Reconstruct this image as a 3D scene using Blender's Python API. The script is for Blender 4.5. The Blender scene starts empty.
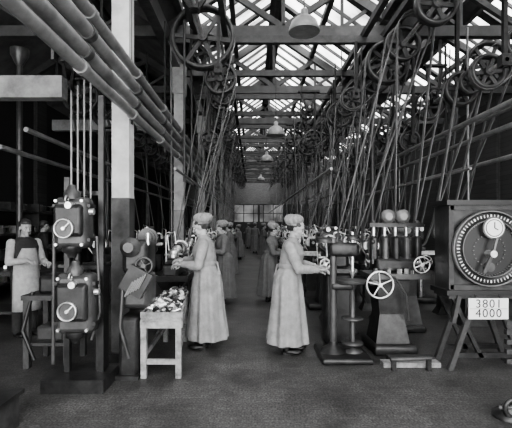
import bpy, math, random
from mathutils import Vector, Matrix, Euler
R = random.Random(7)
pi = math.pi
# ------------------------------------------------------------------ materials
def mat(name, g, rough=0.6, metal=0.0, var=0.35, scale=8.0, bump=0.0, tint=(1.0,1.0,1.0)):
    m = bpy.data.materials.new(name); m.use_nodes = True
    nt = m.node_tree; b = nt.nodes['Principled BSDF']
    tc = nt.nodes.new('ShaderNodeTexCoord')
    n = nt.nodes.new('ShaderNodeTexNoise'); n.inputs['Scale'].default_value = scale
    n.inputs['Detail'].default_value = 6; n.inputs['Roughness'].default_value = 0.65
    nt.links.new(tc.outputs['Object'], n.inputs['Vector'])
    cr = nt.nodes.new('ShaderNodeValToRGB')
    lo, hi = g*(1-var), g*(1+var)
    cr.color_ramp.elements[0].position = 0.3; cr.color_ramp.elements[1].position = 0.7
    cr.color_ramp.elements[0].color = (lo*tint[0], lo*tint[1], lo*tint[2], 1)
    cr.color_ramp.elements[1].color = (hi*tint[0], hi*tint[1], hi*tint[2], 1)
    nt.links.new(n.outputs['Fac'], cr.inputs['Fac'])
    nt.links.new(cr.outputs['Color'], b.inputs['Base Color'])
    b.inputs['Roughness'].default_value = rough; b.inputs['Metallic'].default_value = metal
    if bump:
        bp = nt.nodes.new('ShaderNodeBump'); bp.inputs['Strength'].default_value = bump
        bp.inputs['Distance'].default_value = 0.02
        nt.links.new(n.outputs['Fac'], bp.inputs['Height']); nt.links.new(bp.outputs['Normal'], b.inputs['Normal'])
    return m
IRON = mat('cast_iron', 0.026, 0.34, 0.3, 0.6, 9, 0.15)
IRONG = mat('grey_enamel_iron', 0.06, 0.33, 0.15, 0.5, 7, 0.1)
PULM = mat('pulley_iron', 0.055, 0.38, 0.4, 0.4, 7, 0.1)
STEEL = mat('bright_steel', 0.65, 0.3, 0.8, 0.45, 20)
PIPE = mat('painted_pipe', 0.20, 0.32, 0.15, 0.4, 5)
WHITE = mat('whitewash', 0.55, 0.75, 0, 0.3, 3, 0.1)
GREYW = mat('sooty_whitewash', 0.30, 0.75, 0, 0.45, 3, 0.1)
ENAM = mat('white_enamel', 0.75, 0.3, 0, 0.05, 6)
BLACK = mat('black_paint', 0.010, 0.4, 0, 0.2, 6)
WOODL = mat('worn_pale_wood', 0.22, 0.75, 0, 0.55, 12, 0.25)
WOODD = mat('dark_oily_wood', 0.04, 0.6, 0, 0.5, 10, 0.2)
BELT = mat('leather_belt', 0.10, 0.38, 0, 0.5, 4)
GIRD = mat('roof_steelwork', 0.06, 0.6, 0.1, 0.4, 4)
BOARD = mat('roof_boarding', 0.11, 0.8, 0, 0.4, 2.5)
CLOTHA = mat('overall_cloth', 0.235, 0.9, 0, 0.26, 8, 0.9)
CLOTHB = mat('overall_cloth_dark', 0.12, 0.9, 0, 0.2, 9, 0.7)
CAPM = mat('cap_cloth', 0.22, 0.9, 0, 0.2, 30, 0.6)
SKIN = mat('skin', 0.33, 0.55, 0, 0.08, 12)
HAIR = mat('hair', 0.03, 0.5, 0, 0.4, 60, 0.3)
SHOE = mat('shoe_leather', 0.012, 0.35, 0, 0.2, 12)
LIP = mat('lips', 0.13, 0.5, 0, 0.1, 12)
DARKCL = mat('waistcoat_cloth', 0.025, 0.9, 0, 0.3, 18)
SHIRT = mat('shirt_cloth', 0.36, 0.85, 0, 0.2, 18, 0.3)
DIALM = mat('dial_plate', 0.16, 0.35, 0.3, 0.2, 10)

FLOORM = bpy.data.materials.new('wood_block_floor'); FLOORM.use_nodes = True
nt = FLOORM.node_tree; b = nt.nodes['Principled BSDF']
tc = nt.nodes.new('ShaderNodeTexCoord')
br = nt.nodes.new('ShaderNodeTexBrick'); br.inputs['Scale'].default_value = 6.0
br.inputs['Color1'].default_value = (0.028,0.0275,0.027,1); br.inputs['Color2'].default_value = (0.038,0.0375,0.037,1)
br.inputs['Mortar'].default_value = (0.018,0.018,0.018,1); br.inputs['Mortar Size'].default_value = 0.012
nt.links.new(tc.outputs['Object'], br.inputs['Vector'])
n1 = nt.nodes.new('ShaderNodeTexNoise'); n1.inputs['Scale'].default_value = 1.1; n1.inputs['Detail'].default_value = 9; n1.inputs['Roughness'].default_value = .75
nt.links.new(tc.outputs['Object'], n1.inputs['Vector'])
n2 = nt.nodes.new('ShaderNodeTexNoise'); n2.inputs['Scale'].default_value = 60; n2.inputs['Detail'].default_value = 3
nt.links.new(tc.outputs['Object'], n2.inputs['Vector'])
r2 = nt.nodes.new('ShaderNodeValToRGB'); r2.color_ramp.elements[0].position=.35; r2.color_ramp.elements[0].color=(.6,.6,.6,1)
r2.color_ramp.elements[1].position=.72; r2.color_ramp.elements[1].color=(2.8,2.8,2.8,1)
nt.links.new(n2.outputs['Fac'], r2.inputs['Fac'])
r1 = nt.nodes.new('ShaderNodeValToRGB'); r1.color_ramp.elements[0].position=.32; r1.color_ramp.elements[0].color=(.35,.35,.35,1)
r1.color_ramp.elements[1].position=.68; r1.color_ramp.elements[1].color=(2.0,2.0,2.0,1)
nt.links.new(n1.outputs['Fac'], r1.inputs['Fac'])
def mixm(a, c):
    m = nt.nodes.new('ShaderNodeMix'); m.data_type='RGBA'; m.blend_type='MULTIPLY'; m.inputs['Factor'].default_value = 1
    nt.links.new(a, m.inputs[6]); nt.links.new(c, m.inputs[7]); return m.outputs[2]
o = mixm(mixm(br.outputs['Color'], r1.outputs['Color']), r2.outputs['Color'])
nt.links.new(o, b.inputs['Base Color']); b.inputs['Roughness'].default_value = .48
bp = nt.nodes.new('ShaderNodeBump'); bp.inputs['Strength'].default_value=.25; bp.inputs['Distance'].default_value=.012
nt.links.new(n1.outputs['Fac'], bp.inputs['Height']); nt.links.new(bp.outputs['Normal'], b.inputs['Normal'])

def brickmat(name, g1, g2):
    m = bpy.data.materials.new(name); m.use_nodes = True; t = m.node_tree; b = t.nodes['Principled BSDF']
    tc = t.nodes.new('ShaderNodeTexCoord'); mp = t.nodes.new('ShaderNodeMapping'); mp.inputs['Rotation'].default_value=(pi/2,0,0)
    if name.endswith('side'): mp.inputs['Rotation'].default_value=(pi/2,0,pi/2)
    br = t.nodes.new('ShaderNodeTexBrick'); br.inputs['Scale'].default_value = 4
    br.inputs['Color1'].default_value=(g1,g1,g1,1); br.inputs['Color2'].default_value=(g2,g2,g2,1); br.inputs['Mortar'].default_value=(g1*.5,)*3+(1,)
    t.links.new(tc.outputs['Object'], mp.inputs['Vector']); t.links.new(mp.outputs['Vector'], br.inputs['Vector'])
    t.links.new(br.outputs['Color'], b.inputs['Base Color']); b.inputs['Roughness'].default_value=.8
    return m
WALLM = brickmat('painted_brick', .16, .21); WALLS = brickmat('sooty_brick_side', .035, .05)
def glassmat(name,lo,hi):
    G = bpy.data.materials.new(name); G.use_nodes=True
    t = G.node_tree; t.nodes.clear()
    out = t.nodes.new('ShaderNodeOutputMaterial'); tr = t.nodes.new('ShaderNodeBsdfTransparent')
    tc = t.nodes.new('ShaderNodeTexCoord'); nn = t.nodes.new('ShaderNodeTexNoise'); nn.inputs['Scale'].default_value=.9; nn.inputs['Detail'].default_value=5
    cr = t.nodes.new('ShaderNodeValToRGB'); cr.color_ramp.elements[0].position=.38; cr.color_ramp.elements[0].color=(lo,lo,lo,1)
    cr.color_ramp.elements[1].position=.64; cr.color_ramp.elements[1].color=(hi,hi,hi,1)
    t.links.new(tc.outputs['Object'], nn.inputs['Vector']); t.links.new(nn.outputs['Fac'], cr.inputs['Fac'])
    t.links.new(cr.outputs['Color'], tr.inputs['Color']); t.links.new(tr.outputs['BSDF'], out.inputs['Surface']); return G
GLASS=glassmat('dusty_glass',.16,.75); GLASSD=glassmat('sooty_window_glass',.012,.04)

# ------------------------------------------------------------------ mesh builder
class MB:
    def __init__(s): s.v=[]; s.f=[]; s.m=[]; s.s=[]; s.mats=[]; s.M=Matrix()
    def mi(s, m):
        if m not in s.mats: s.mats.append(m)
        return s.mats.index(m)
    def add(s, vs, fs, m, sm=False):
        o=len(s.v); k=s.mi(m)
        s.v += [s.M @ Vector(v) for v in vs]
        for f in fs: s.f.append([i+o for i in f]); s.m.append(k); s.s.append(sm)
    def box(s, c, d, m, rot=None):
        x,y,z=[q/2 for q in d]
        vs=[Vector(p) for p in [(-x,-y,-z),(x,-y,-z),(x,y,-z),(-x,y,-z),(-x,-y,z),(x,-y,z),(x,y,z),(-x,y,z)]]
        if rot: 
            e=Euler(rot).to_matrix(); vs=[e@v for v in vs]
        c=Vector(c); s.add([v+c for v in vs], [(0,3,2,1),(4,5,6,7),(0,1,5,4),(1,2,6,5),(2,3,7,6),(3,0,4,7)], m)
    def frame(s, d):
        d=Vector(d).normalized(); u=Vector((0,0,1)) if abs(d.z)<.95 else Vector((1,0,0))
        a=d.cross(u).normalized(); b=a.cross(d).normalized(); return d,a,b
    def bar(s, p, q, w, h, m):
        p=Vector(p);q=Vector(q);d,a,b=s.frame(q-p)
        vs=[]
        for e in (p,q):
            vs += [e-a*w/2-b*h/2, e+a*w/2-b*h/2, e+a*w/2+b*h/2, e-a*w/2+b*h/2]
        s.add(vs,[(3,2,1,0),(4,5,6,7),(0,1,5,4),(1,2,6,5),(2,3,7,6),(3,0,4,7)],m)
    def lathe(s, o, ax, prof, m, n=16, closed=False):
        o=Vector(o); d,a,b=s.frame(ax); vs=[]; fs=[]
        for (t,r) in prof:
            for i in range(n):
                g=2*pi*i/n; vs.append(o+d*t+a*(r*math.cos(g))+b*(r*math.sin(g)))
        k=len(prof)
        for j in range(k-1 if not closed else k):
            j2=(j+1)%k
            for i in range(n):
                i2=(i+1)%n; fs.append((j*n+i,j*n+i2,j2*n+i2,j2*n+i))
        s.add(vs,fs,m,True)
        if not closed:
            if prof[0][1]>1e-4: s.add(vs[:n],[tuple(range(n-1,-1,-1))],m)
            if prof[-1][1]>1e-4: s.add(vs[-n:],[tuple(range(n))],m)
    def cyl(s, p, q, r, m, r2=None, n=12):
        p=Vector(p);q=Vector(q); s.lathe(p,q-p,[(0,r),((q-p).length, r if r2 is None else r2)],m,n)
    def path(s, pts, r, m, n=8):
        for i in range(len(pts)-1): s.cyl(pts[i],pts[i+1],r,m,n=n)
        for p in pts[1:-1]: s.ball(p,(r,r,r),m,8,6)
    def ring(s, o, ax, ro, ri, w, m, n=28):
        s.lathe(Vector(o)-Vector(ax).normalized()*w/2, ax, [(0,ri),(0,ro),(w,ro),(w,ri)], m, n, True)
    def torus(s, o, ax, RR, r, m, n=24, k=8):
        s.lathe(o, ax, [(r*math.sin(2*pi*j/k), RR+r*math.cos(2*pi*j/k)) for j in range(k)], m, n, True)
    def ball(s, c, rr, m, n=14, k=10, rot=None):
        c=Vector(c); e=Euler(rot).to_matrix() if rot else Matrix.Identity(3)
        vs=[c+e@Vector((0,0,-rr[2]))]; fs=[]
        for j in range(1,k):
            f=-pi/2+pi*j/k
            for i in range(n):
                g=2*pi*i/n; vs.append(c+e@Vector((rr[0]*math.cos(f)*math.cos(g),rr[1]*math.cos(f)*math.sin(g),rr[2]*math.sin(f))))
        vs.append(c+e@Vector((0,0,rr[2]))); L=len(vs)-1
        for i in range(n): fs.append((0,1+(i+1)%n,1+i)); fs.append((L,L-n+i,L-n+(i+1)%n))
        for j in range(k-2):
            for i in range(n): a=1+j*n; fs.append((a+i,a+(i+1)%n,a+n+(i+1)%n,a+n+i))
        s.add(vs,fs,m,True)
    def limb(s, pts, rs, m):
        for i in range(len(pts)-1): s.cyl(pts[i],pts[i+1],rs[i],m,r2=rs[i+1],n=14)
        for p,r in zip(pts,rs): s.ball(p,(r,r,r),m)
    def loft(s, rings, m, sm=True, caps=True):
        n=len(rings[0]); vs=[p for r in rings for p in r]; fs=[]
        for j in range(len(rings)-1):
            for i in range(n): fs.append((j*n+i,j*n+(i+1)%n,(j+1)*n+(i+1)%n,(j+1)*n+i))
        s.add(vs,fs,m,sm)
        if caps: s.add(rings[0],[tuple(range(n-1,-1,-1))],m); s.add(rings[-1],[tuple(range(n))],m)
    def rbox(s, c, d, m, r=.04, ax='y'):
        x,y,z=[q/2 for q in d]; rings=[]; c=Vector(c)
        if ax=='y': U,V,W,u,v,w=Vector((1,0,0)),Vector((0,0,1)),Vector((0,-1,0)),x,z,y
        elif ax=='x': U,V,W,u,v,w=Vector((0,1,0)),Vector((0,0,1)),Vector((1,0,0)),y,z,x
        else: U,V,W,u,v,w=Vector((1,0,0)),Vector((0,1,0)),Vector((0,0,1)),x,y,z
        for (t,ins) in ((-w,r),(-w+r*.3,r*.3),(-w+r,0),(w-r,0),(w-r*.3,r*.3),(w,r)):
            ring=[]
            for (su,sv,a0) in ((1,1,0),(-1,1,90),(-1,-1,180),(1,-1,270)):
                for q in range(4):
                    a=math.radians(a0+q*30); rr=r
                    ring.append(c+W*t+U*(su*(u-r)+ (rr-ins*.99)*math.cos(a))+V*(sv*(v-r)+(rr-ins*.99)*math.sin(a)))
            rings.append(ring)
        s.loft(rings,m)
    def mesh(s, name):
        me=bpy.data.meshes.new(name); me.from_pydata([tuple(v) for v in s.v],[],s.f)
        for m in s.mats: me.materials.append(m)
        me.polygons.foreach_set('material_index', s.m); me.polygons.foreach_set('use_smooth', s.s); me.update(); return me
    def obj(s, name, loc=(0,0,0), rot=(0,0,0), parent=None):
        return place(s.mesh(name), name, loc, rot, parent)
def place(me, name, loc=(0,0,0), rot=(0,0,0), parent=None, sc=None):
    o=bpy.data.objects.new(name, me); bpy.context.collection.objects.link(o)
    o.location=loc; o.rotation_euler=rot
    if sc: o.scale=sc
    if parent: o.parent=parent
    return o
def remesh(mb, name, vox, it=4):
    o=mb.obj('tmp'); md=o.modifiers.new('r','REMESH'); md.mode='VOXEL'; md.voxel_size=vox; md.use_smooth_shade=True
    sm=o.modifiers.new('s','SMOOTH'); sm.iterations=it; sm.factor=.5
    dg=bpy.context.evaluated_depsgraph_get(); me=bpy.data.meshes.new_from_object(o.evaluated_get(dg)); me.name=name
    if not me.materials: me.materials.append(mb.mats[0])
    me.materials[0]=mb.mats[0]
    for p in me.polygons: p.use_smooth=True; p.material_index=0
    bpy.data.objects.remove(o); return me

# ------------------------------------------------------------------ room
Y0,Y1=-3.0,31.0
XL,XR=-6.0,6.8
ZV,ZR=4.95,6.4
mb=MB(); mb.box(((XL+XR)/2,(Y0+Y1)/2,-.05),(XR-XL+.4,Y1-Y0+.4,.1),FLOORM); mb.obj('floor')
def side_wall(x, name):
    mb=MB(); mb.box((x,(Y0+Y1)/2,ZV/2),(.25,Y1-Y0,ZV),WALLS)
    s=1 if x<0 else -1; y=Y0
    while y<Y1: mb.box((x+s*.17,y,ZV/2),(.12,.5,ZV),WALLS); y+=3.5
    mb.obj(name)
side_wall(XL,'wall_left'); side_wall(XR,'wall_right')
mb=MB(); yb=Y1
mb.box(((XL+XR)/2,yb,.85),(XR-XL,.3,1.7),WALLS); mb.box(((XL+XR)/2,yb,4.85),(XR-XL,.3,3.5),WALLM)
for x0,x1 in ((XL,-1.4),(2.4,XR),(.45,.6)): mb.box(((x0+x1)/2,yb,2.4),(x1-x0,.3,1.4),WALLS)
mb.obj('wall_far')
w=MB()
x0,x1=-1.4,2.4
for i in range(6): x=x0+(x1-x0)*i/5; w.box((x,yb,2.4),(.06,.06,1.4),GIRD)
for z in (1.72,2.4,3.08): w.box(((x0+x1)/2,yb,z),(x1-x0,.06,.05),GIRD)
w.add([(x0,yb,1.7),(x1,yb,1.7),(x1,yb,3.1),(x0,yb,3.1)],[(0,1,2,3)],GLASSD)
w.obj('window_1')
def bay(x0,x1,g0,g1,name,ystart=Y0,bw=.3):
    xm=(x0+x1)/2; rb=MB(); gb=MB(); pan=MB()
    for xa in (x0,x1):
        def pt(tt,y): return Vector((xa+(xm-xa)*tt, y, ZV+(ZR-ZV)*tt))
        def strip(t0,t1,m,bld,off=0,ya=ystart,yb=Y1):
            o=Vector((0,0,off)); bld.add([pt(t0,ya)+o,pt(t1,ya)+o,pt(t1,yb)+o,pt(t0,yb)+o],[(0,1,2,3)],m)
        strip(0,g0,BOARD,rb,.05); strip(g1,1.0,BOARD,rb,.05)
        y=ystart
        while y<Y1:
            strip(g0,g1,BOARD,rb,.045,y,y+bw); strip(g0,g1,GLASS,pan,.04,y+bw,min(y+3,Y1)); y+=3.
        y=ystart; k=0
        while y<Y1:
            gb.bar(pt(g0,y),pt(g1,y),.04,.06,GIRD); y+=.5; k+=1
        for tt in (g0,(g0+g1)/2,g1): gb.bar(pt(tt,ystart)+Vector((0,0,-.03)),pt(tt,Y1)+Vector((0,0,-.03)),.10,.12,GIRD)
    rb.obj(name); gb.obj('trim_'+name); pan.obj('window_'+name)
bay(-1.5,2.6,.14,.95,'ceiling_main',-3.3)
bay(2.6,6.8,.36,.88,'ceiling_right',-3.3)
bay(-6.0,-1.5,.72,.90,'ceiling_left',-3.3)
def truss(y):
    t=MB()
    for x0,x1 in ((-6,-1.5),(-1.5,2.6),(2.6,6.8)):
        xm=(x0+x1)/2
        t.bar((x0,y,ZV-.08),(x1,y,ZV-.08),.14,.18,GIRD)
        for xa in (x0,x1):
            t.bar((xa,y,ZV),(xm,y,ZR-.1),.12,.16,GIRD)
            xq=(xa+xm)/2; zq=(ZV+ZR)/2-.05
            t.bar((xm,y,ZV),(xq,y,zq),.08,.10,GIRD); t.bar((xq,y,ZV),(xq,y,zq),.05,.05,GIRD)
            xe=xa+(xm-xa)*.25; t.bar((xq,y,ZV),(xe,y,ZV+(ZR-ZV)*.25),.05,.06,GIRD)
        t.bar((xm,y,ZV),(xm,y,ZR-.1),.06,.06,GIRD)
    t.obj('roof_truss')
y=-2.
while y<30: truss(y); y+=3.0
g=MB()
for x in (-1.5,2.6): g.box((x,(Y0+Y1)/2,ZV-.2),(.16,Y1-Y0,.28),IRONG)
g.obj('trim_valley_girders')
t=MB(); y=5.3
while y<30:
    t.bar((-1.4,y,4.64),(2.5,y,4.64),.10,.12,WOODD if int(y*2)%3 else BOARD); y+=1.5
for x in (-.95,-.45,1.9,2.25): t.bar((x,Y0+4,4.72),(x,Y1-1,4.72),.09,.1,WOODD)
t.obj('trim_shafting_timbers')
CX=-1.45; CY=4.5
def column_w(y,first=False):
    c=MB(); x=CX
    c.box((x,y,2.95),(.19,.19,2.3),WHITE if first else GREYW); c.box((x,y,.05),(.28,.30,.1),IRON)
    c.box((x,y,4.4),(.24,.26,.6),WHITE if first else GREYW); c.box((x,y,.95),(.20,.20,1.7),IRONG)
    c.obj('support_column')
for i in range(8): column_w(CY+3.5*i,i==0)
def column_r(y,x=2.62):
    c=MB(); c.cyl((x,y,.06),(x,y,4.6),.06,IRONG,r2=.05,n=16); c.box((x,y,.03),(.3,.3,.06),IRON); c.lathe((x,y,4.45),(0,0,1),[(0,.06),(.2,.16),(.3,.16)],IRONG,16)
    c.obj('iron_column')
for i in range(6): column_r(8.7+3.5*i)
for i in range(5): column_r(7.4+4.5*i,-4.3)
l=MB(); l.box((-4.3,6.3,3.65),(2.7,.2,.34),GREYW); l.obj('trim_lintel_left')
l=MB(); l.box((-4.0,11.5,4.35),(3.4,.2,.3),GREYW); l.obj('trim_lintel_mid')

# ------------------------------------------------------------------ overhead pipes (left)
p=MB()
for x,z,r in ((-1.295,2.70,.046),(-1.29,2.84,.054),(-1.285,3.01,.056),(-1.29,3.19,.048),(-1.98,3.45,.07),(-1.72,3.55,.05)):
    p.cyl((x,Y0+3.2,z),(x,Y1-1,z),r,PIPE,n=16)
    y=.9+.3*z%1
    while y<26:
        p.lathe((x,y,z),(0,1,0),[(0,r+.012),(.07,r+.012)],IRONG if r>.05 else PIPE,16); y+=1.3 
y=1.0
while y<29:
    p.box((-1.355 if y>4 else -1.36,y,2.97),(.02,.05,.68),IRON); p.cyl((-1.362,y,3.2),(-1.362,y,4.68),.012,IRON)
    p.cyl((-2.1,y,3.35),(-2.1,y,4.95),.015,IRON); p.bar((-2.15,y,3.36),(-1.62,y,3.36),.05,.05,IRON); y+=1.75
p.obj('overhead_pipes')

# ------------------------------------------------------------------ pulleys, shafting, belts
def pulley(b,x,y,z,r,w=.13,m=None,sp=6,a0=.3):
    m=m or PULM
    b.ring((x,y,z),(0,1,0),r,r-.022-.06*r,w,m,32)
    b.cyl((x,y-w*.55,z),(x,y+w*.55,z),.05+.05*r,m)
    for i in range(sp):
        a=a0+2*pi*i/sp; b.bar((x+.04*math.cos(a),y,z+.04*math.sin(a)),(x+(r-.02)*math.cos(a),y,z+(r-.02)*math.sin(a)),.03,.035+.06*r,m)
def hanger(b,x,y,z,zt):
    b.bar((x-.17,y,zt),(x-.03,y,z-.06),.05,.05,IRON); b.bar((x+.17,y,zt),(x+.03,y,z-.06),.05,.05,IRON)
    b.box((x,y,z),(.12,.16,.12),IRON); b.box((x,y,zt),(.5,.12,.04),IRON)
def lineshaft(x,z,ys,zt=4.56,y0=4.,name='line_shaft',hs=1.5):
    b=MB(); b.cyl((x,y0,z),(x,Y1-1,z),.028,STEEL)
    y=5.3 if y0<5.3 else y0+.2
    while y<30: hanger(b,x,y,z,zt); y+=hs*2
    for (y,r) in ys: pulley(b,x,y,z,r,w=R.choice((.12,.16)),a0=R.random())
    b.obj(name)
def beltloop(b,xa,za,ra,xb,zb,rb,y,w=.07):
    a=math.atan2(zb-za,xb-xa); pts=[]
    ra+=.004; rb+=.004
    for i in range(9):
        g=a+pi/2+pi*i/8; pts.append((xa+ra*math.cos(g),za+ra*math.sin(g)))
    for i in range(9):
        g=a-pi/2+pi*i/8; pts.append((xb+rb*math.cos(g),zb+rb*math.sin(g)))
    n=len(pts); vs=[]; fs=[]
    for (x,z) in pts: vs+= [(x,y-w/2,z),(x,y+w/2,z)]
    for i in range(n): j=(i+1)%n; fs.append((2*i,2*j,2*j+1,2*i+1))
    b.add(vs,fs,BELT,False)
def drive_belt(*a,**k):
    b=MB(); beltloop(b,*a,**k); o=b.obj('drive_belt'); m=o.modifiers.new('t','SOLIDIFY'); m.thickness=.010; return o

lathes_L=[5.95]+[CY+3.5*k+d for k in range(1,7) for d in (1.05,2.45)]
lathes_R=[6.0+1.42*i for i in range(14)]
SL=(-.76,4.40); SR=(2.30,4.26); SR2=(3.78,4.05); SL2=(-3.2,3.9); SR0=(1.30,4.16)
lineshaft(SL[0],SL[1],[(6.2,.49)]+[(y+.275,.22) for y in lathes_L[1:]]+[(y+.75,.3) for y in lathes_L])
lineshaft(SR[0],SR[1],[(5.0,.26),(6.1,.26),(6.8,.36),(7.5,.3),(8.3,.24),(9.6,.34)]+[(y,R.choice((.24,.3,.36))) for y in [11+1.2*i for i in range(14)]],y0=4.4)
lineshaft(SR2[0],SR2[1],[(5.0,.22),(5.6,.24),(6.4,.38),(7.4,.24)]+[(y,R.choice((.24,.3,.36))) for y in [8.6+1.3*i for i in range(14)]],zt=4.8)
lineshaft(SL2[0],SL2[1],[(y,R.choice((.2,.28,.34))) for y in [7.5+1.3*i for i in range(14)]],zt=4.8,y0=6.8)
lineshaft(SR0[0],SR0[1],[(y,R.choice((.16,.22,.26))) for y in [9.5+1.42*i for i in range(12)]],y0=9)
NB=MB()
def counter(x,z,ya,yb_,ps,zt=4.6,src=None,down=None):
    cs=MB(); cs.cyl((x,ya,z),(x,yb_,z),.025,STEEL)
    for (y,r) in ps: pulley(cs,x,y,z,r,a0=R.random())
    for y in (ya+.05,yb_-.05): cs.bar((x,y,z-.08),(x,y,zt),.05,.05,IRON); cs.box((x,y,z),(.12,.1,.14),IRON)
    cs.obj('countershaft')
    if src: drive_belt(src[0],src[1],.2,x,z,ps[0][1],ps[0][0],w=.06)
    if down:
        for (y,r),(dx,dz,dr) in zip(ps[1:],down): drive_belt(x,z,r,dx,dz,dr,y,w=.06)
counter(-.50,3.82,5.9,7.6,[(6.6,.17),(6.35,.25),(7.1,.2)],src=SL,down=[(-1.12,1.25,.08),(-1.2,1.3,.1)])
counter(1.75,3.7,6.7,8.6,[(7.0,.2),(7.5,.17),(8.0,.25)],src=SR,down=[(1.5,1.2,.1),(2.1,1.2,.1)])
counter(3.0,3.45,4.7,5.9,[(5.1,.22),(5.5,.16),(5.75,.24)],zt=4.9,src=(SR2[0],SR2[1]),down=[(2.6,1.4,.1),(2.4,1.3,.1)])
counter(1.45,3.55,9.2,10.8,[(9.5,.2),(9.9,.17),(10.4,.25)],src=SR,down=[(1.3,1.2,.1),(1.9,1.2,.1)])
counter(-.90,3.3,8.3,9.6,[(8.5,.2),(8.9,.2),(9.3,.17)],src=SL,down=[(-1.3,1.2,.08),(-1.35,1.2,.08)])
counter(3.2,3.2,7.9,9.1,[(8.1,.2),(8.5,.2),(8.9,.17)],zt=4.9,src=SR2,down=[(2.9,1.2,.1),(3.3,1.2,.1)])

# ------------------------------------------------------------------ machine meshes
def wheel(b,c,ax,r,m=STEEL,sp=4,t=.012):
    b.torus(c,ax,r,t,m,22,7); c=Vector(c); d,a,bb=b.frame(ax); b.cyl(c-d*.02,c+d*.02,.022,m)
    for i in range(sp):
        g=2*pi*i/sp+.4; b.cyl(c,c+a*r*math.cos(g)+bb*r*math.sin(g),.008,m,n=6)
def lathe_mesh(seed):
    r=random.Random(seed); b=MB()
    for y in (-.38,.38):
        b.loft([[(-.2,y-.12,0),(.2,y-.12,0),(.2,y+.12,0),(-.2,y+.12,0)],[(-.14,y-.08,.12),(.14,y-.08,.12),(.14,y+.08,.12),(-.14,y+.08,.12)],[(-.12,y-.07,.6),(.12,y-.07,.6),(.12,y+.07,.6),(-.12,y+.07,.6)],[(-.2,y-.1,.74),(.2,y-.1,.74),(.2,y+.1,.74),(-.2,y+.1,.74)]],IRON,False)
    b.box((0,0,.75),(.52,1.15,.03),IRON); 
    for s in (-1,1): b.box((s*.25,0,.785),(.02,1.15,.06),IRON); b.box((0,s*.565,.785),(.5,.02,.06),IRON)
    b.rbox((0,0,.87),(.2,1.0,.16),IRONG,.03)
    b.rbox((0,.27,1.0),(.24,.40,.14),IRON,.03)
    for y in (.1,.44): b.rbox((0,y,1.12),(.14,.07,.2),IRON,.03)
    for i,(rr) in enumerate((.085,.11,.135)): b.lathe((0,.15+.085*i,1.13),(0,1,0),[(0,rr),(.08,rr)],STEEL if i!=1 else IRONG,20)
    b.cyl((0,-.02,1.13),(0,.5,1.13),.03,STEEL); b.lathe((0,-.03,1.13),(0,1,0),[(0,.04),(.02,.07),(.09,.07)],STEEL)
    b.rbox((0,-.18,.99),(.2,.14,.08),STEEL,.02); b.rbox((0,-.36,.99),(.18,.28,.1),IRON,.03)
    b.lathe((0,-.24,1.03),(0,0,1),[(0,.08),(.10,.08),(.12,.05)],STEEL,6)
    for i in range(4): a=i*pi/2+.5; b.cyl((0,-.24,1.08),(.13*math.cos(a),-.24+.13*math.sin(a),1.08),.014,STEEL,n=8)
    b.cyl((.1,-.36,.98),(.24,-.36,.98),.02,STEEL)
    for i in range(4):
        a=i*pi/2+r.random()*.4; e=Vector((.24,-.36+.2*math.cos(a),.98+.2*math.sin(a))); b.cyl((.24,-.36,.98),e,.009,STEEL,n=6); b.ball(e,(.02,.02,.02),STEEL,8,6)
    wheel(b,(.18,-.12,.93),(1,0,0),.07)
    b.path([(-.1,.0,1.0),(-.14,0,1.35),(-.02,-.05,1.4),(0,-.06,1.22)],.011,STEEL,6)
    b.path([(.1,.45,.95),(.2,.47,1.1),(.22,.47,1.32)],.012,STEEL,6); b.ball((.22,.47,1.33),(.022,.022,.022),IRON,8,6)
    b.cyl((-.05,-.5,1.0),(-.05,-.5,1.3+.1*r.random()),.012,STEEL,n=6)
    for i in range(18): b.box((r.uniform(-.22,.22),r.uniform(-.5,.5),.79),(r.uniform(.02,.07),r.uniform(.02,.07),r.uniform(.02,.06)),r.choice((STEEL,IRONG,WOODL)),(0,0,r.random()*3))
    b.path([(.2,.5,.72),(.24,.5,.35),(.1,.45,.1)],.014,IRONG,6)
    return b.mesh('capstan_lathe')
def mill_mesh(seed):
    r=random.Random(seed); b=MB()
    b.rbox((0,0,.05),(.6,.75,.1),IRON,.03,'z')
    b.loft([[(-.26,-.1,.1),(.12,-.1,.1),(.12,.32,.1),(-.26,.32,.1)],[(-.2,-.05,.5),(.08,-.05,.5),(.08,.27,.5),(-.2,.27,.5)],[(-.18,-.05,1.25),(.06,-.05,1.25),(.06,.27,1.25),(-.18,.27,1.25)]],IRON,False)
    b.rbox((-.03,.12,1.28),(.3,.42,.2),IRONG,.05)
    for i,rr in enumerate((.16,.13,.1)): b.lathe((-.05,.34+.08*i,1.2),(0,1,0),[(0,rr),(.075,rr)],STEEL if i==1 else IRONG,22)
    b.cyl((-.05,-.35,1.42),(-.05,.35,1.42),.04,STEEL,n=14); b.rbox((-.05,-.3,1.32),(.09,.08,.26),IRON,.02)
    b.cyl((-.05,-.3,1.2),(-.05,0,1.2),.018,STEEL); b.lathe((-.05,-.2,1.2),(0,1,0),[(0,.06),(.04,.06)],STEEL,18)
    b.rbox((-.02,-.2,.82),(.26,.34,.22),IRON,.03); b.box((-.02,-.2,.96),(.7,.22,.07),STEEL); b.rbox((-.02,-.2,1.03),(.16,.14,.08),IRONG,.02)
    b.cyl((-.02,-.22,.1),(-.02,-.22,.75),.035,STEEL)
    wheel(b,(-.02,-.45,.80),(0,1,0),.12); wheel(b,(.36,-.2,.95),(1,0,0),.11); b.cyl((-.02,-.45,.8),(-.02,-.2,.8),.014,STEEL); b.cyl((.3,-.2,.95),(.36,-.2,.95),.014,STEEL)
    b.path([(.05,0,1.3),(.14,-.02,1.5),(.02,-.12,1.45),(0,-.18,1.28)],.01,STEEL,6)
    return b.mesh('milling_machine')
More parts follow.
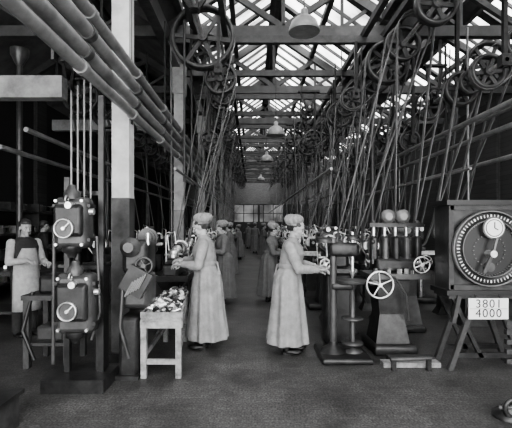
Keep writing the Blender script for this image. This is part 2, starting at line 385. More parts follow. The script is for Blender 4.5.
def drill_mesh(seed):
    b=MB()
    b.rbox((0,0,.03),(.62,.55,.06),IRON,.02,'z')
    b.lathe((0,.1,.05),(0,0,1),[(0,.16),(.04,.13),(.08,.06),(.12,.045)],IRON,20)
    b.cyl((0,.1,.1),(0,.1,1.35),.040,IRONG,n=16)
    b.lathe((0,-.12,.82),(0,0,1),[(0,.05),(.02,.17),(.05,.17)],IRONG,24); b.rbox((0,0,.8),(.1,.26,.09),IRON,.03)
    b.lathe((0,-.12,.05),(0,0,1),[(0,.12),(.02,.12),(.05,.03),(.7,.03),(.77,.05)],IRONG,18)
    b.rbox((0,-.02,1.22),(.13,.34,.16),IRON,.04); b.cyl((0,-.12,.95),(0,-.12,1.42),.02,STEEL); b.lathe((0,-.12,.97),(0,0,-1),[(0,.03),(.05,.02),(.08,.008)],STEEL)
    b.lathe((0,-.12,1.33),(0,0,1),[(0,.08),(.03,.06),(.06,.09)],IRONG,18)
    b.lathe((0,.2,1.30),(0,0,1),[(0,.1),(.03,.07),(.06,.1)],IRONG,18)
    for i in range(3):
        a=i*2*pi/3+.4; e=(.14,-.1+.17*math.cos(a),1.2+.17*math.sin(a)); b.cyl((.1,-.1,1.2),e,.008,STEEL,n=6); b.ball(e,(.018,)*3,IRON,8,6)
    b.cyl((.05,-.1,1.2),(.14,-.1,1.2),.018,STEEL)
    b.lathe((0,-.12,.42),(0,0,1),[(0,.02),(.0,.12),(.02,.125),(.03,.02)],IRONG,20)
    b.lathe((0,-.12,.14),(0,0,1),[(0,.02),(.0,.12),(.02,.125),(.03,.02)],IRONG,20)
    return b.mesh('pedestal_drill')
LM=[lathe_mesh(1),lathe_mesh(5),lathe_mesh(9)]; MM=mill_mesh(2); DM=drill_mesh(1)
def put(me,name,x,y,rz=0,s=1): return place(me,name,(x,y,0),(0,0,rz),None,(s,s,s) if s!=1 else None)
for i,y in enumerate(lathes_L):
    if i==0: put(LM[0],'capstan_lathe',-1.12,y,0); drive_belt(SL[0],SL[1],.49,-1.12,1.13,.11,6.2,w=.08); continue
    if i%3==2: put(MM,'milling_machine',-1.42,y,0); xb,zb,rb,yo=-1.42,1.2,.08,.37
    else: put(LM[i%3],'capstan_lathe',-1.38,y,0); xb,zb,rb,yo=-1.38,1.13,.085,.275
    a=(SL[0],SL[1],.22,xb,zb,rb,y+yo)
    if i<4: drive_belt(*a)
    else: beltloop(NB,*a)
for i,y in enumerate(lathes_R):
    if i%3==1: put(MM,'milling_machine',1.30,y,pi); xb,zb,rb,yo=1.35,1.2,.16,-.37
    else: put(LM[(i+1)%3],'capstan_lathe',1.28,y,pi); xb,zb,rb,yo=1.28,1.13,.11,-.275
    sx=(SR,SR0)[i%2] if i>2 else SR
    a=(sx[0],sx[1],.24,xb,zb,rb,y+yo)
    if i<5: drive_belt(*a,w=.07)
    else: beltloop(NB,*a)
for i in range(11):
    y=5.9+1.6*i
    put((MM,LM[1],LM[2])[i%3],('milling_machine','capstan_lathe','capstan_lathe')[i%3],2.12,y,pi); 
    a=(SR[0],SR[1],.25,2.12,1.15,.11,y-.28)
    if i<5: drive_belt(*a,w=.07)
    else: beltloop(NB,*a)
    y+=.5
    put((LM[0],MM,LM[2])[i%3],('capstan_lathe','milling_machine','capstan_lathe')[i%3],3.3,y,0)
    a=(SR2[0],SR2[1],.28,3.3,1.15,.11,y+.28)
    if i<5: drive_belt(*a,w=.07)
    else: beltloop(NB,*a)
    y+=1.6
    put((LM[0],LM[1],MM)[i%3],('capstan_lathe','capstan_lathe','milling_machine')[i%3],-2.9,y,pi)
    a=(SL2[0],SL2[1],.28,-2.9,1.15,.11,y-.28)
    if i<5: drive_belt(*a,w=.07)
    else: beltloop(NB,*a)
for i in range(12):
    y=8.5+R.random()*8
    s_=R.choice((SL,SR,SR2)); 
    tx={SL:(-1.15,-.95),SR:(1.9,2.4),SR2:(3.0,3.7)}[s_]
    beltloop(NB,s_[0],s_[1],R.choice((.15,.2,.25)),R.uniform(*tx),R.uniform(1.1,1.5),.08,y,w=R.choice((.05,.07)))
o=NB.obj('drive_belts'); m=o.modifiers.new('t','SOLIDIFY'); m.thickness=.010
drive_belt(SR2[0],SR2[1],.38,3.0,1.4,.12,6.4,w=.08)
drive_belt(SR[0],SR[1],.26,1.7,1.35,.1,6.1,w=.07)
drive_belt(SR[0],SR[1],.36,1.75,1.3,.1,6.8,w=.08)
rb=MB()
for i in range(46):
    y=6.+R.random()*14; x=R.choice((-1.0,-1.05,1.15,1.6,1.9,2.4,2.9,3.4)) +R.uniform(-.05,.05); zb=R.uniform(1.7,2.6)
    rb.cyl((x,y,zb),(x+R.uniform(-.06,.06),y,4.6),R.choice((.010,.014,.018)),R.choice((IRON,PIPE,WOODD)),n=6)
    if i%3==0: rb.bar((x,y,zb+.05),(x,y+.9,zb+.05),.03,.03,PIPE)
for x in (-1.02,1.05,2.9): rb.cyl((x,5.3,2.25),(x,24,2.25),.02,PIPE)
for x,z in ((3.05,2.95),(3.25,2.75),(3.5,3.1),(3.6,2.45)): rb.cyl((x,3.6,z),(x,26,z),.035,PIPE,n=10)
for x,z in ((-2.6,2.6),(-2.9,2.4)): rb.cyl((x,4.6,z),(x,26,z),.03,PIPE,n=10)
rb.obj('belt_shifter_rods')

# ------------------------------------------------------------------ lamps
def lamp(x,y,z,s=1):
    b=MB(); b.lathe((x,y,z),(0,0,1),[(t*s,r*s) for t,r in [(0,.205),(.01,.21),(.05,.2),(.13,.17),(.19,.11),(.22,.05),(.3,.045),(.32,.02),(.32,.0)]],PIPE,28)
    b.lathe((x,y,z+.004),(0,0,1),[(t*s,r*s) for t,r in [(0,.2),(.05,.19),(.12,.16),(.17,.1),(.19,0)]],ENAM,28); b.ball((x,y,z+.07),(.045,.045,.06),ENAM)
    b.cyl((x,y,z+.3),(x,y,4.9),.01,IRON,n=6); b.obj('dome_pendant_lamp')
for x,y,z,s in ((.73,5.6,4.20,1.05),(.55,9.2,3.55,1.05),(.50,13.6,3.65,1.1),(.5,22.6,4.0,1.1)): lamp(x,y,z,s)

# ------------------------------------------------------------------ starters on frame, left foreground
fx=MB(); PX=-1.42
fx.bar((-1.74,3.78,0),(-1.74,3.78,1.95),.05,.05,IRON); fx.bar((PX,3.78,0),(PX,3.78,2.72),.05,.05,IRON)
for z in (.5,1.1,1.8): fx.bar((-1.77,3.80,z),(PX,3.80,z),.06,.04,IRON)
fx.box((-1.60,3.75,.06),(.56,.4,.12),IRON); fx.box((PX-.02,3.85,.62),(.08,.12,1.0),IRON)
for i,x in enumerate((-1.68,-1.62,-1.56,-1.50)):
    fx.cyl((x,3.72,1.72),(x,3.72,2.75+.05*i),.010,PIPE,n=8)
fx.path([(-1.42,3.66,1.4),(-1.39,3.66,.7),(-1.47,3.66,.45)],.014,IRONG); fx.path([(-1.86,3.74,.2),(-1.85,3.74,1.5)],.018,IRONG)
fx.path([(-1.60,3.66,1.3),(-1.60,3.66,1.1)],.035,IRON)
def starter(b,x,z,w,h,y=3.58):
    b.rbox((x,y+.05,z),(w,.2,h),IRONG,.05); b.rbox((x,y-.07,z+.02),(w*.86,.08,h*.62),IRON,.035)
    b.box((x,y+.05,z+h*.33),(w*1.12,.14,.03),IRON); b.box((x,y+.05,z-h*.33),(w*1.12,.14,.03),IRON)
    b.ring((x-.02,y-.12,z-.05),(0,1,0),.085,.074,.03,STEEL); b.cyl((x-.02,y-.10,z-.05),(x-.02,y-.115,z-.05),.075,IRONG,n=24)
    b.bar((x-.02,y-.125,z-.05),(x+.03,y-.125,z-.0),.012,.01,ENAM); b.cyl((x-.02,y-.14,z-.05),(x-.02,y-.1,z-.05),.015,STEEL)
    b.lathe((x,y,z+h*.5-.02),(0,0,1),[(0,.07),(.06,.07),(.09,.04),(.13,.03)],IRONG); b.cyl((x+w*.5,y+.02,z+.1),(x+w*.5+.04,y+.02,z+.1),.03,STEEL)
    b.lathe((x,y,z-h*.5+.02),(0,0,-1),[(0,.08),(.05,.08),(.07,.04),(.1,.035)],IRON)
    for sx in (-1,1):
        for sz in (-1,1): b.cyl((x+sx*w*.38,y-.05,z+sz*h*.42),(x+sx*w*.38,y-.075,z+sz*h*.42),.014,STEEL,n=6)
    b.cyl((x+.02,y-.13,z+h*.33),(x+.02,y-.05,z+h*.33),.03,STEEL)
    b.torus((x-.01,y-.08,z+h*.45),(1,0,0),.03,.008,STEEL,14,6)
starter(fx,-1.61,1.52,.30,.46); starter(fx,-1.58,.80,.33,.54)
fx.obj('motor_starter_stand')
b=MB(); b.rbox((-1.21,4.10,.30),(.20,.4,.6),IRON,.04); b.rbox((-1.16,4.12,.84),(.28,.36,.34),IRONG,.05); b.rbox((-1.16,4.12,1.18),(.28,.34,.34),IRON,.06)
b.box((-1.13,3.90,.95),(.24,.06,.26),IRON,(0,.5,0))
for i in range(6): b.box((-1.19+.026*i,3.86,.88+.015*i),(.010,.03,.16),PIPE,(0,.5,0))
b.lathe((-1.20,3.96,1.28),(0,-1,0),[(0,.10),(.03,.10),(.05,.06),(.09,.05)],IRONG,20); wheel(b,(-1.06,3.92,1.1),(0,1,0),.08,IRONG); b.cyl((-1.04,4.0,1.3),(-1.04,4.0,1.42),.02,STEEL)
for i in range(3): b.lathe((-1.12,4.18+.05*i,1.36),(0,1,0),[(0,.07+.02*i),(.045,.07+.02*i)],IRONG,18)
b.path([(-1.26,3.9,.9),(-1.28,3.88,.5),(-1.2,3.9,.2)],.018,IRONG)
b.box((-1.21,4.1,.02),(.22,.5,.04),IRON)
b.obj('gear_cutting_machine')
# ------------------------------------------------------------------ parts bench
b=MB(); L=[(-1.08,3.90),(-.69,3.90),(-.84,5.20),(-1.13,5.20)]
zt=.60
b.add([(x,y,zt) for x,y in L]+[(x,y,zt-.04) for x,y in L],[(0,1,2,3),(7,6,5,4),(0,4,5,1),(1,5,6,2),(2,6,7,3),(3,7,4,0)],WOODL)
for i in range(4):
    p0=L[i]; p1=L[(i+1)%4]; b.bar((p0[0],p0[1],zt+.02),(p1[0],p1[1],zt+.02),.02,.06,WOODL); b.bar((p0[0],p0[1],zt-.07),(p1[0],p1[1],zt-.07),.025,.07,WOODL)
for x,y in ((-1.06,3.93),(-.72,3.93),(-.86,5.15),(-1.11,5.15)): b.box((x,y,.29),(.055,.055,.58),WOODL)
b.bar((-1.06,3.93,.16),(-.72,3.93,.16),.03,.05,WOODL); b.bar((-1.07,3.93,.2),(-1.11,5.15,.2),.03,.05,WOODL); b.bar((-.73,3.93,.2),(-.86,5.15,.2),.03,.05,WOODL)
b.obj('wooden_parts_bench')
b=MB()
for i in range(340):
    tt=R.random(); y=4.0+1.1*tt; x=-.89-.09*tt+R.uniform(-.14,.14); hh=.03+.16*R.random()*math.exp(-((x+.92)*8)**2)
    m=R.choice((STEEL,STEEL,ENAM,IRON,IRONG,IRON)); z=zt+.01+hh*.6
    if i%2: b.box((x,y,z),(R.uniform(.02,.09),R.uniform(.015,.06),R.uniform(.01,.03)),m,(R.uniform(-.5,.5),R.uniform(-.5,.5),R.random()*3))
    else:
        a=R.random()*pi; dx,dy=.035*math.cos(a),.035*math.sin(a); b.cyl((x-dx,y-dy,z),(x+dx,y+dy,z+.02),R.uniform(.008,.022),m,n=8)
b.obj('metal_parts_heap')

# ------------------------------------------------------------------ right foreground machines
put(DM,'pedestal_drill',1.03,4.58,pi/2)
b=MB()
b.rbox((1.65,4.85,.06),(.5,.6,.12),IRON,.03,'z'); b.loft([[(1.44,4.65,.1),(1.84,4.65,.1),(1.84,5.05,.1),(1.44,5.05,.1)],[(1.50,4.7,.45),(1.78,4.7,.45),(1.78,5.0,.45),(1.50,5.0,.45)],[(1.46,4.68,.85),(1.86,4.68,.85),(1.86,5.05,.85),(1.46,5.05,.85)]],IRON,False)
b.box((1.72,4.85,.9),(.72,.45,.06),IRONG); b.rbox((1.72,4.88,1.02),(.5,.3,.18),IRON,.04)
for i in range(5): b.rbox((1.46+.13*i,4.82,1.22),(.085,.16,.3),IRONG if i%2 else IRON,.03); b.cyl((1.46+.13*i,4.8,1.3),(1.46+.13*i,4.8,1.52),.02,STEEL); b.ball((1.46+.13*i,4.8,1.53),(.028,)*3,IRONG)
b.lathe((1.58,4.7,1.60),(0,-1,0),[(0,.06),(.02,.08),(.08,.08),(.10,.04)],DIALM,20); b.lathe((1.75,4.7,1.60),(0,-1,0),[(0,.06),(.02,.08),(.08,.08),(.10,.04)],DIALM,20)
b.bar((1.38,4.72,1.50),(2.02,4.72,1.50),.06,.05,IRON)
wheel(b,(1.39,4.34,.85),(0,1,0),.145,STEEL,5,.011); b.cyl((1.39,4.34,.85),(1.39,4.7,.85),.018,STEEL); b.box((1.42,4.7,.85),(.1,.1,.1),IRON)
wheel(b,(1.92,4.52,1.05),(0,1,0),.09,STEEL,4,.008); b.cyl((1.92,4.52,1.05),(1.92,4.8,1.05),.015,STEEL)
b.path([(1.42,4.7,1.05),(1.36,4.5,1.3)],.012,STEEL); b.ball((1.36,4.5,1.31),(.025,)*3,IRON)
b.path([(1.5,4.65,.95),(1.62,4.5,.9),(1.75,4.55,.7),(1.8,4.6,.4)],.014,IRONG)
for i in range(10): b.box((R.uniform(1.42,2.02),R.uniform(4.66,4.72),.95),(.04,.04,R.uniform(.03,.09)),R.choice((STEEL,IRONG)),(0,0,R.random()))
b.obj('gear_hobbing_machine')
b=MB()
b.rbox((1.08,5.12,.45),(.34,.3,.9),IRON,.04); b.box((1.06,5.12,.93),(.48,.36,.05),IRONG); b.rbox((1.1,5.14,1.05),(.24,.22,.2),IRON,.04)
b.lathe((1.08,5.0,1.2),(0,1,0),[(0,.09),(.08,.09),(.08,.12),(.16,.12)],IRONG,22); b.cyl((1.08,4.96,1.2),(1.08,5.25,1.2),.025,STEEL); wheel(b,(.9,4.92,1.02),(0,1,0),.06)
b.path([(.94,5.0,1.1),(.92,4.98,1.32)],.012,STEEL)
b.obj('spindle_polishing_machine')
b=MB()
b.box((1.68,4.25,.03),(.6,.12,.05),WOODL); b.box((1.75,4.42,.03),(.5,.10,.05),WOODD)
b.cyl((1.42,4.1,.12),(1.85,4.14,.12),.022,IRONG)
for x in (1.46,1.82): b.box((x,4.12,.06),(.04,.05,.12),IRON)
b.obj('footboard')
# ------------------------------------------------------------------ time recorder
b=MB(); cx,cy,cz=2.42,4.15,1.27
b.box((cx,cy+.12,cz),(.80,.3,.88),IRON); b.box((cx,cy+.10,cz+.46),(.88,.38,.05),BLACK); b.box((cx,cy+.10,cz-.46),(.88,.38,.05),BLACK)
for sx in (-1,1): b.box((cx+sx*.38,cy-.04,cz),(.05,.04,.86),WOODD)
for sz in (-1,1): b.box((cx,cy-.04,cz+sz*.41),(.78,.04,.05),WOODD)
b.ring((cx,cy-.08,cz-.01),(0,1,0),.375,.285,.04,IRON,56); b.ring((cx,cy-.085,cz-.01),(0,1,0),.385,.372,.06,DIALM,56); b.ring((cx,cy-.085,cz-.01),(0,1,0),.29,.284,.06,DIALM,56)
b.cyl((cx,cy-.03,cz-.01),(cx,cy-.06,cz-.01),.285,BLACK,n=48)
for i in range(60):
    a=2*pi*i/60; rr=.332
    ww=.012 if i%5==0 else .006
    b.bar((cx+(rr-.014)*math.cos(a),cy-.103,cz-.01+(rr-.014)*math.sin(a)),(cx+(rr+.014)*math.cos(a),cy-.103,cz-.01+(rr+.014)*math.sin(a)),.006,ww,ENAM)
    b.cyl((cx+.270*math.cos(a),cy-.06,cz-.01+.270*math.sin(a)),(cx+.270*math.cos(a),cy-.08,cz-.01+.270*math.sin(a)),.005,DIALM,n=6)
b.cyl((cx+.02,cy-.06,cz+.20),(cx+.02,cy-.12,cz+.20),.115,IRONG,n=28); b.cyl((cx+.02,cy-.12,cz+.20),(cx+.02,cy-.125,cz+.20),.1,ENAM,n=28)
b.ring((cx+.02,cy-.125,cz+.2),(0,1,0),.088,.08,.004,BLACK)
b.bar((cx+.02,cy-.13,cz+.20),(cx+.02,cy-.13,cz+.26),.008,.006,BLACK); b.bar((cx+.02,cy-.13,cz+.20),(cx+.055,cy-.13,cz+.18),.01,.006,BLACK)
b.bar((cx-.01,cy-.15,cz-.05),(cx+.03,cy-.15,cz+.10),.02,.02,DIALM); b.cyl((cx-.01,cy-.05,cz-.06),(cx-.01,cy-.17,cz-.06),.035,STEEL,n=16)
b.bar((cx-.01,cy-.15,cz-.05),(cx-.1,cy-.15,cz-.25),.02,.03,IRONG); b.cyl((cx,cy-.05,cz-.2),(cx,cy-.09,cz-.2),.05,IRONG,n=16)
for i in range(24):
    a=2*pi*i/24; b.cyl((cx+.16*math.cos(a),cy-.06,cz-.03+.16*math.sin(a)),(cx+.16*math.cos(a),cy-.075,cz-.03+.16*math.sin(a)),.006,DIALM,n=6)
for y in (cy-.02,cy+.28):
    b.bar((cx-.38,y,0),(cx-.1,y,.8),.05,.05,WOODD); b.bar((cx+.38,y,0),(cx+.1,y,.8),.05,.05,WOODD); b.bar((cx-.36,y,.78),(cx-.05,y,.12),.04,.04,IRON)
    b.bar((cx-.32,y,.16),(cx+.32,y,.16),.04,.05,IRON)
b.box((cx,cy+.12,.77),(.8,.34,.05),WOODD)
b.bar((cx-.36,cy-.05,.5),(cx-.30,cy-.05,.78),.05,.04,WOODD)
for i in range(5): b.box((cx+.28,cy-.03,.1+.1*i),(.18,.05,.05),IRONG)
b.obj('dial_time_recorder')
sg=MB(); sg.box((0,0,0),(.40,.015,.21),ENAM); sg.cyl((-.12,0,.1),(-.12,.04,.16),.006,IRON); sg.cyl((.12,0,.1),(.12,.04,.16),.006,IRON)
so=sg.obj('number_sign',(2.385,4.04,.655))
for tx,z in (('3801',.004),('4000',-.092)):
    c=bpy.data.curves.new('digits','FONT'); c.body=tx; c.size=.12; c.align_x='CENTER'; c.extrude=.001; c.materials.append(BLACK); c.space_character=1.15
    t_=bpy.data.objects.new('digits',c); bpy.context.collection.objects.link(t_); t_.parent=so; t_.location=(0,-.009,z+.008); t_.rotation_euler=(pi/2,0,0)
ln=MB(); ln.box((0,-.0085,0),(.38,.001,.003),BLACK); ln.obj('rule',parent=so)

# ------------------------------------------------------------------ left background items
b=MB()
b.box((-3.55,6.2,.78),(1.6,.7,.06),WOODD)
for x in (-4.3,-2.85):
    for y in (5.9,6.5): b.box((x,y,.38),(.09,.09,.75),WOODD)
b.box((-3.55,6.2,.2),(1.5,.6,.04),WOODD)
for i in range(14): b.box((R.uniform(-4.2,-2.9),R.uniform(5.95,6.35),.81+.04),(R.uniform(.04,.12),R.uniform(.04,.12),R.uniform(.04,.09)),R.choice((IRONG,STEEL,WOODL,IRON)),(0,0,R.random()*3))
b.obj('workbench')
b=MB()
b.box((-2.15,4.4,.74),(.5,.5,.05),WOODD)
for x in (-2.36,-1.94):
    for y in (4.2,4.6): b.box((x,y,.36),(.06,.06,.72),WOODD)
b.box((-2.15,4.4,.25),(.45,.45,.03),WOODD)
b.rbox((-2.15,4.4,.86),(.26,.3,.2),IRON,.04); b.rbox((-2.15,4.4,.34),(.3,.3,.16),IRONG,.03)
b.path([(-2.3,4.2,.8),(-2.38,4.15,.4),(-2.26,4.15,.1)],.02,IRON)
b.obj('tool_stand')
b=MB()
for z in (.3,.8,1.3,1.8): b.box((-5.3,9.5,z),(.5,3.4,.04),WOODD)
for y in (7.8,9.5,11.2): b.box((-5.3,y,1.0),(.5,.05,2.0),WOODD)
for i in range(60): b.box((-5.25,R.uniform(7.9,11.1),R.choice((.3,.8,1.3,1.8))+.1),(.3,R.uniform(.05,.2),R.uniform(.08,.2)),R.choice((IRONG,WOODL,WOODD,STEEL)))
b.obj('storage_rack')
b=MB(); b.box((-1.92,2.75,.12),(.35,.5,.24),WOODD); b.box((-1.92,2.75,.25),(.4,.55,.03),IRON); b.obj('wooden_crate')
b=MB(); b.lathe((2.0,3.12,0),(0,0,1),[(0,.11),(.03,.11),(.05,.05),(.1,.05)],IRON,18); b.torus((2.0,3.05,.10),(0,1,0),.07,.018,IRON,18,8); b.cyl((1.89,3.07,.1),(2.12,3.07,.1),.015,IRONG); b.obj('shaft_collar_casting')
b=MB()
for z in (.25,.6,.95,1.3,1.65): b.box((4.9,8.0,z),(1.4,.5,.04),WOODD)
for x in (4.2,5.6): b.box((x,8.0,.9),(.05,.5,1.8),WOODD)
for i in range(60): b.box((R.uniform(4.3,5.5),7.9,R.choice((.25,.6,.95,1.3))+.1),(R.uniform(.05,.2),.3,R.uniform(.08,.2)),R.choice((IRONG,WOODL,WOODD,STEEL)))
b.obj('storage_rack')

# ------------------------------------------------------------------ people
def ell(cx,cy,z,rx,ry,n=40,fold=0,k=9,ph=0):
    out=[]
    for i in range(n):
        a=2*pi*i/n; q=1+fold*(math.cos(k*a+ph)+.5*math.cos((k+4)*a+1.3*ph))
        out.append(Vector((cx+rx*q*math.cos(a),cy+ry*q*math.sin(a),z)))
    return out
def hand_mesh(mirror,curl=.75):
    b=MB(); s=-1 if mirror else 1
    b.ball((.0,0,0),(.03,.024,.019),SKIN); b.ball((.045,0,0),(.05,.038,.016),SKIN); b.ball((.07,0,.002),(.026,.04,.014),SKIN)
    for i,(y,l) in enumerate(((.030,.068),(.010,.077),(-.010,.072),(-.029,.056))):
        y*=s; p=Vector((.082-abs(i-1)*.004,y*1.08,.002)); pts=[p]; a=.1+curl*.2
        for k,fr in enumerate((.45,.32,.23)):
            a_=a+curl*k*.75; p=p+Vector((math.cos(a_),y*1.2*(1-k*.4),-math.sin(a_)))*l*fr*1.05; pts.append(p)
        b.limb(pts,[.009,.0084,.0077,.0066],SKIN)
    b.limb([Vector((.022,.026*s,-.004)),Vector((.05,.048*s,-.016)),Vector((.074,.046*s,-.032)),Vector((.09,.034*s,-.042))],[.014,.0115,.0095,.008],SKIN)
    return remesh(b,'hand',.003,2)
HM={False:hand_mesh(False),True:hand_mesh(True)}
def head_mesh(male=False):
    b=MB(); j=1.08 if male else 1
    b.ball((-.012,0,.030),(.092,.072,.086),SKIN,20,14); b.ball((.022,0,-.03),(.060,.054*j,.074),SKIN,20,14)
    b.ball((.050,0,-.088),(.024,.026*j,.022),SKIN); b.ball((.066,0,.034),(.018,.044,.014),SKIN)
    for s in (-1,1):
        b.ball((.052,s*.034,-.026),(.024,.022,.022),SKIN); b.ball((-.005,s*.071,-.008),(.017,.009,.028),SKIN,rot=(0,-.2,0)); b.ball((.02,s*.040,-.06),(.042,.017,.025),SKIN)
        b.ball((.086,s*.010,-.030),(.010,.008,.008),SKIN)
    b.limb([Vector((.074,0,.018)),Vector((.086,0,-.008)),Vector((.097,0,-.026))],[.007,.008,.0095],SKIN)
    b.ball((.073,0,-.058),(.013,.02,.014),SKIN)
    b.ball((-.012,0,-.065),(.050,.048*j,.05),SKIN)
    return remesh(b,'head',.0042,2)
HD={False:head_mesh(),True:head_mesh(True)}
def face_parts():
    b=MB()
    for s in (-1,1):
        b.ball((.070,s*.030,.004),(.009,.012,.006),ENAM); b.ball((.077,s*.030,.003),(.0035,.005,.005),BLACK); b.ball((.077,s*.031,.024),(.005,.015,.0028),HAIR); b.ball((.073,s*.030,.010),(.009,.014,.003),SKIN)
    b.ball((.083,0,-.053),(.005,.018,.004),LIP); b.ball((.081,0,-.061),(.006,.015,.005),LIP)
    return b.mesh('face_features')
FP=face_parts()
def hair_mesh(male=False):
    b=MB(); b.ball((-.030,0,.038),(.089,.078,.090),HAIR,20,14)
    if not male:
        b.ball((-.085,0,-.005),(.045,.05,.05),HAIR); b.ball((-.02,0,.045),(.096,.077,.060),HAIR)
    else: b.ball((-.01,0,.07),(.09,.074,.055),HAIR)
    return remesh(b,'hair',.006,2)
HR={False:hair_mesh(),True:hair_mesh(True)}
def cap_mesh():
    b=MB(); rings=[]
    for j in range(19):
        f=j/18; a=-.95+f*(pi/2+.93)
        rr=math.cos(a); z=math.sin(a)
        wv=lambda g: 1+.04*math.cos(11*g+1)*math.sin(pi*f)+.05*math.cos(3*g+.7)*math.sin(pi*f)
        rings.append([Vector((-.040+.116*rr*math.cos(g)*wv(g),.100*rr*math.sin(g)*wv(g),.104+.074*z+.012*math.cos(2*g+.4)*rr+.005*math.cos(11*g+2)*rr)) for g in [2*pi*i/96 for i in range(96)]])
    b.loft(rings,CAPM)
    b.loft([ [Vector((-.024+rx*math.cos(g),ry*math.sin(g),z)) for g in [2*pi*i/48 for i in range(48)]] for (rx,ry,z) in ((.093,.080,.044),(.095,.082,.050),(.095,.082,.058),(.088,.076,.066))],CAPM)
    return b.mesh('mob_cap')
CP=cap_mesh()
def gown_mesh(arms,ph,mat_,lean=.0,k=9):
    b=MB(); prof=[(.12,-.015,.245,.245,.075),(.2,-.015,.238,.240,.075),(.4,-.01,.216,.228,.07),(.6,-.01,.196,.213,.06),(.8,-.01,.178,.202,.05),(.92,-.01,.160,.188,.038),(1.0,0,.132,.158,.022),(1.04,0,.126,.150,.0),(1.1,.01,.138,.162,.03),(1.18,.02,.144,.172,.018),(1.26,.01,.124,.174,0),(1.31,0,.095,.155,0),(1.345,0,.068,.10,0),(1.375,.012,.056,.06,0)]
    rings=[ell(cx+lean*max(0,z-.9),0,z,rx,ry,84,f,k,ph+z*.6) for z,cx,rx,ry,f in prof]
    b.loft(rings,mat_)
    for pts in arms:
        s,e,w=[Vector(q) for q in pts]
        m_=(s+e)/2; f_=(e+w)/2
        b.limb([s,m_,e,f_,w],[.068,.064,.057,.052,.036],mat_)
        d=(w-f_).normalized(); b.cyl(w-d*.03,w+d*.012,.041,mat_,r2=.041)
        for q,rr in ((.35,.068),(.7,.063)): p_=s.lerp(e,q); b.torus(p_,e-s+Vector((.1,0,.05)),rr-.008,.014,mat_,18,6)
        for q,rr in ((.15,.060),(.45,.055),(.7,.048)): p_=e.lerp(w,q); b.torus(p_,w-e+Vector((0,.08,.06)),rr-.008,.012,mat_,18,6)
    return remesh(b,'overall_dress',.0085,2)
def shoes(parent):
    b=MB()
    for s in (-1,1):
        b.ball((.07+.02*s,s*.09,.035),(.12,.042,.035),SHOE); b.ball((.10+.02*s,s*.09,.03),(.08,.046,.03),SHOE); b.box((-.0+.02*s,s*.09,.015),(.07,.06,.03),SHOE)
        b.limb([Vector((0.02*s,s*.09,.06)),Vector((0.02*s-.01,s*.09,.3))],[.042,.05],SHOE)
    b.obj('shoes',parent=parent)
def align(d,up=Vector((0,0,1)),roll=0):
    x=d.normalized(); y=up.cross(x).normalized(); z=x.cross(y); M=Matrix((x,y,z)).transposed(); return M@Matrix.Rotation(roll,3,'X')
def add_head(em,x,pitch,yaw,male=False,cap=True,z=1.475,nb=.02):
    n=MB(); n.limb([Vector((nb,0,1.30)),Vector(((nb+x-.03)/2,0,1.37)),Vector((x-.03,0,z-.055))],[.056,.049,.046],SKIN); place(remesh(n,'neck',.006,2),'neck',parent=em)
    h=bpy.data.objects.new('head_group',None); bpy.context.collection.objects.link(h); h.parent=em; h.location=(x,0,z); h.rotation_euler=(0,pitch,yaw)
    place(HD[male],'head',parent=h); place(FP,'face_features',parent=h); place(HR[male],'hair',parent=h)
    if cap: place(CP,'mob_cap',(-.004,0,-.006),(0,-.30,0),h)
def woman(loc,yaw,arms,handdirs,ph=0,m=CLOTHA,pitch=.3,hyaw=0,lean=.08,sc=1,gm=None,k=9,hold=False):
    em=bpy.data.objects.new('factory_woman',None); bpy.context.collection.objects.link(em); em.location=loc; em.rotation_euler=(0,0,yaw); em.scale=(sc,)*3
    g_=gm or gown_mesh(arms,ph,m,lean,k); place(g_,'overall_dress',parent=em); shoes(em)
    add_head(em,.055+lean*.45,pitch,hyaw,nb=.012+lean*.4)
    b=MB(); b.loft([ell(lean*.12,0,1.015,.134,.160),ell(lean*.13,0,1.025,.139,.164),ell(lean*.14,0,1.055,.139,.164),ell(lean*.15,0,1.065,.132,.158)],m)
    b.limb([Vector((-.135,.02,1.04)),Vector((-.15,.035,.98)),Vector((-.168,.04,.90))],[.014,.011,.014],m); b.obj('waist_tie',parent=em)
    b=MB(); b.torus((.014+lean*.43,0,1.366),(.25,0,1),.057,.013,m,28,8); b.obj('collar',parent=em)
    for i,(pts,hd) in enumerate(zip(arms,handdirs)):
        w=Vector(pts[2]); h=place(HM[pts[0][1]>0],'hand_%d'%i,parent=em); d=Vector(hd[0]); h.matrix_local=Matrix.Translation(w+d.normalized()*.02)@align(d,roll=hd[1]).to_4x4()
    if hold:
        b=MB(); p0=Vector(arms[0][2]); p1=Vector(arms[1][2]); b.cyl(p0+Vector((.09,-.0,-.03)),p1+Vector((.09,.0,-.03)),.014,STEEL); c=(p0+p1)/2+Vector((.09,0,-.03)); b.cyl(c-Vector((0,.03,0)),c+Vector((0,.03,0)),.026,STEEL); b.obj('metal_part',parent=em)
    return g_
ARM1=[((.02,.15,1.27),(.07,.215,1.02),(.26,.13,1.03)),((.02,-.15,1.27),(.06,-.22,1.03),(.28,-.12,1.07))]
HD1=[((.9,-.25,-.1),.2),((.9,.2,-.05),-.2)]
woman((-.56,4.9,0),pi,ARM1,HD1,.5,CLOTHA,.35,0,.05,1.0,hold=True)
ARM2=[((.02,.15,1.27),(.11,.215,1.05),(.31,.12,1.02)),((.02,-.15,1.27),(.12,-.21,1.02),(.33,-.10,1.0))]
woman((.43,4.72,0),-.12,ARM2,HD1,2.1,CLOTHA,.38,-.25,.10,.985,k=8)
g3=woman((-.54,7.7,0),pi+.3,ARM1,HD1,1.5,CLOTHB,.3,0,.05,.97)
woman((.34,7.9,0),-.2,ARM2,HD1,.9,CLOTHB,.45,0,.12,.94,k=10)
FARW=[(-.62,11.4,pi,.96),(.62,13.2,.3,1.0),(-.55,17.4,pi-.3,.93),(.15,21.2,1.2,1.0),(.5,18.6,0,.97),(-.2,25.5,2.2,1.0)]
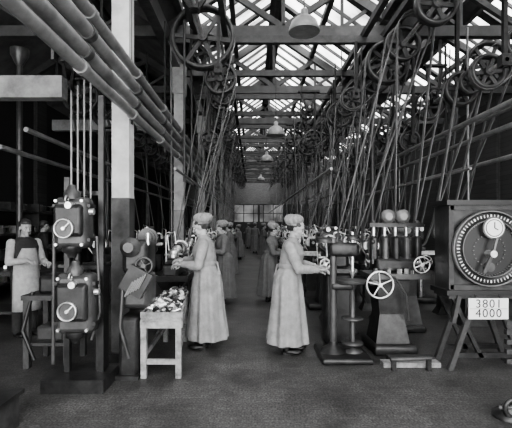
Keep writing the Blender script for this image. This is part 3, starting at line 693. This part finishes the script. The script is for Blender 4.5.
for i,(x,y,a,s_) in enumerate(FARW): woman((x,y,0),a,ARM1,HD1,0,CLOTHB,.3,0,.05,s_,gm=g3)
def man(loc,yaw,apron=True,armset=None,sc=1.04):
    em=bpy.data.objects.new('workman',None); bpy.context.collection.objects.link(em); em.location=loc; em.rotation_euler=(0,0,yaw); em.scale=(sc,)*3
    b=MB(); b.loft([ell(0,0,.80,.115,.165),ell(0,0,.95,.115,.16),ell(.01,0,1.1,.12,.17),ell(.01,0,1.22,.12,.185),ell(0,0,1.30,.095,.17),ell(0,0,1.35,.06,.07)],DARKCL)
    place(remesh(b,'waistcoat',.01,3),'waistcoat',parent=em)
    b=MB()
    for s in (-1,1): b.limb([Vector((0,s*.08,.84)),Vector((.02,s*.1,.48)),Vector((0,s*.1,.08))],[.10,.075,.06],DARKCL)
    b.ball((0,0,.85),(.12,.165,.12),DARKCL); place(remesh(b,'trousers',.01,3),'trousers',parent=em)
    shoes(em)
    arms=armset or [((.0,.17,1.27),(.05,.23,1.0),(.28,.14,1.02)),((.0,-.17,1.27),(.06,-.23,1.02),(.29,-.12,1.05))]
    b=MB()
    sl=SHIRT if apron else DARKCL
    for pts in arms: b.limb([Vector(q) for q in pts],[.062,.05,.038],sl)
    b.ball((0,0,1.335),(.066,.075,.03),sl)
    place(remesh(b,'shirt_sleeves',.009,3),'shirt_sleeves',parent=em)
    if apron:
        b=MB(); rings=[]
        for z,rx,ry in ((.36,.2,.2),(.6,.175,.19),(.85,.14,.18),(.98,.128,.172),(1.2,.132,.15)):
            rings.append([Vector((rx*math.cos(a)+.01,ry*math.sin(a),z)) for a in [(-1.25+2.5*i/16)*(1 if z<1 else .5) for i in range(17)]])
        vs=[p for r in rings for p in r]; fs=[(j*17+i,j*17+i+1,(j+1)*17+i+1,(j+1)*17+i) for j in range(4) for i in range(16)]
        b.add(vs,fs,SHIRT,True); o=b.obj('apron',parent=em); q=o.modifiers.new('t','SOLIDIFY'); q.thickness=.012; q.offset=1
    add_head(em,.03,.12,0,True,False,nb=0.0)
    for i,pts in enumerate(arms):
        h=place(HM[pts[0][1]>0],'hand_%d'%i,parent=em); d=Vector((.9,-.2 if pts[0][1]>0 else .2,-.1)); h.matrix_local=Matrix.Translation(Vector(pts[2])+d.normalized()*.02)@align(d).to_4x4()
man((-3.10,5.45,0),-.6,sc=.99)
man((-4.6,8.8,0),.6,False,sc=1.0)

# ------------------------------------------------------------------ light
w=bpy.data.worlds.new('sky'); bpy.context.scene.world=w; w.use_nodes=True
bg=w.node_tree.nodes['Background']; bg.inputs['Color'].default_value=(1,1,1,1); bg.inputs['Strength'].default_value=7.6
sd=bpy.data.lights.new('sun','SUN'); sd.energy=7.0; sd.angle=.6; so_=bpy.data.objects.new('sun',sd); bpy.context.collection.objects.link(so_); so_.rotation_euler=(math.radians(38),math.radians(12),0)
bpy.context.scene.view_settings.look='AgX - Medium High Contrast'
# ------------------------------------------------------------------ camera
cd=bpy.data.cameras.new('camera'); cd.sensor_width=36; cd.lens=28.125; cd.shift_x=.0078; cd.shift_y=.0215
co=bpy.data.objects.new('camera',cd); bpy.context.collection.objects.link(co); co.location=(0,0,1.5); co.rotation_euler=(pi/2,0,0)
bpy.context.scene.camera=co
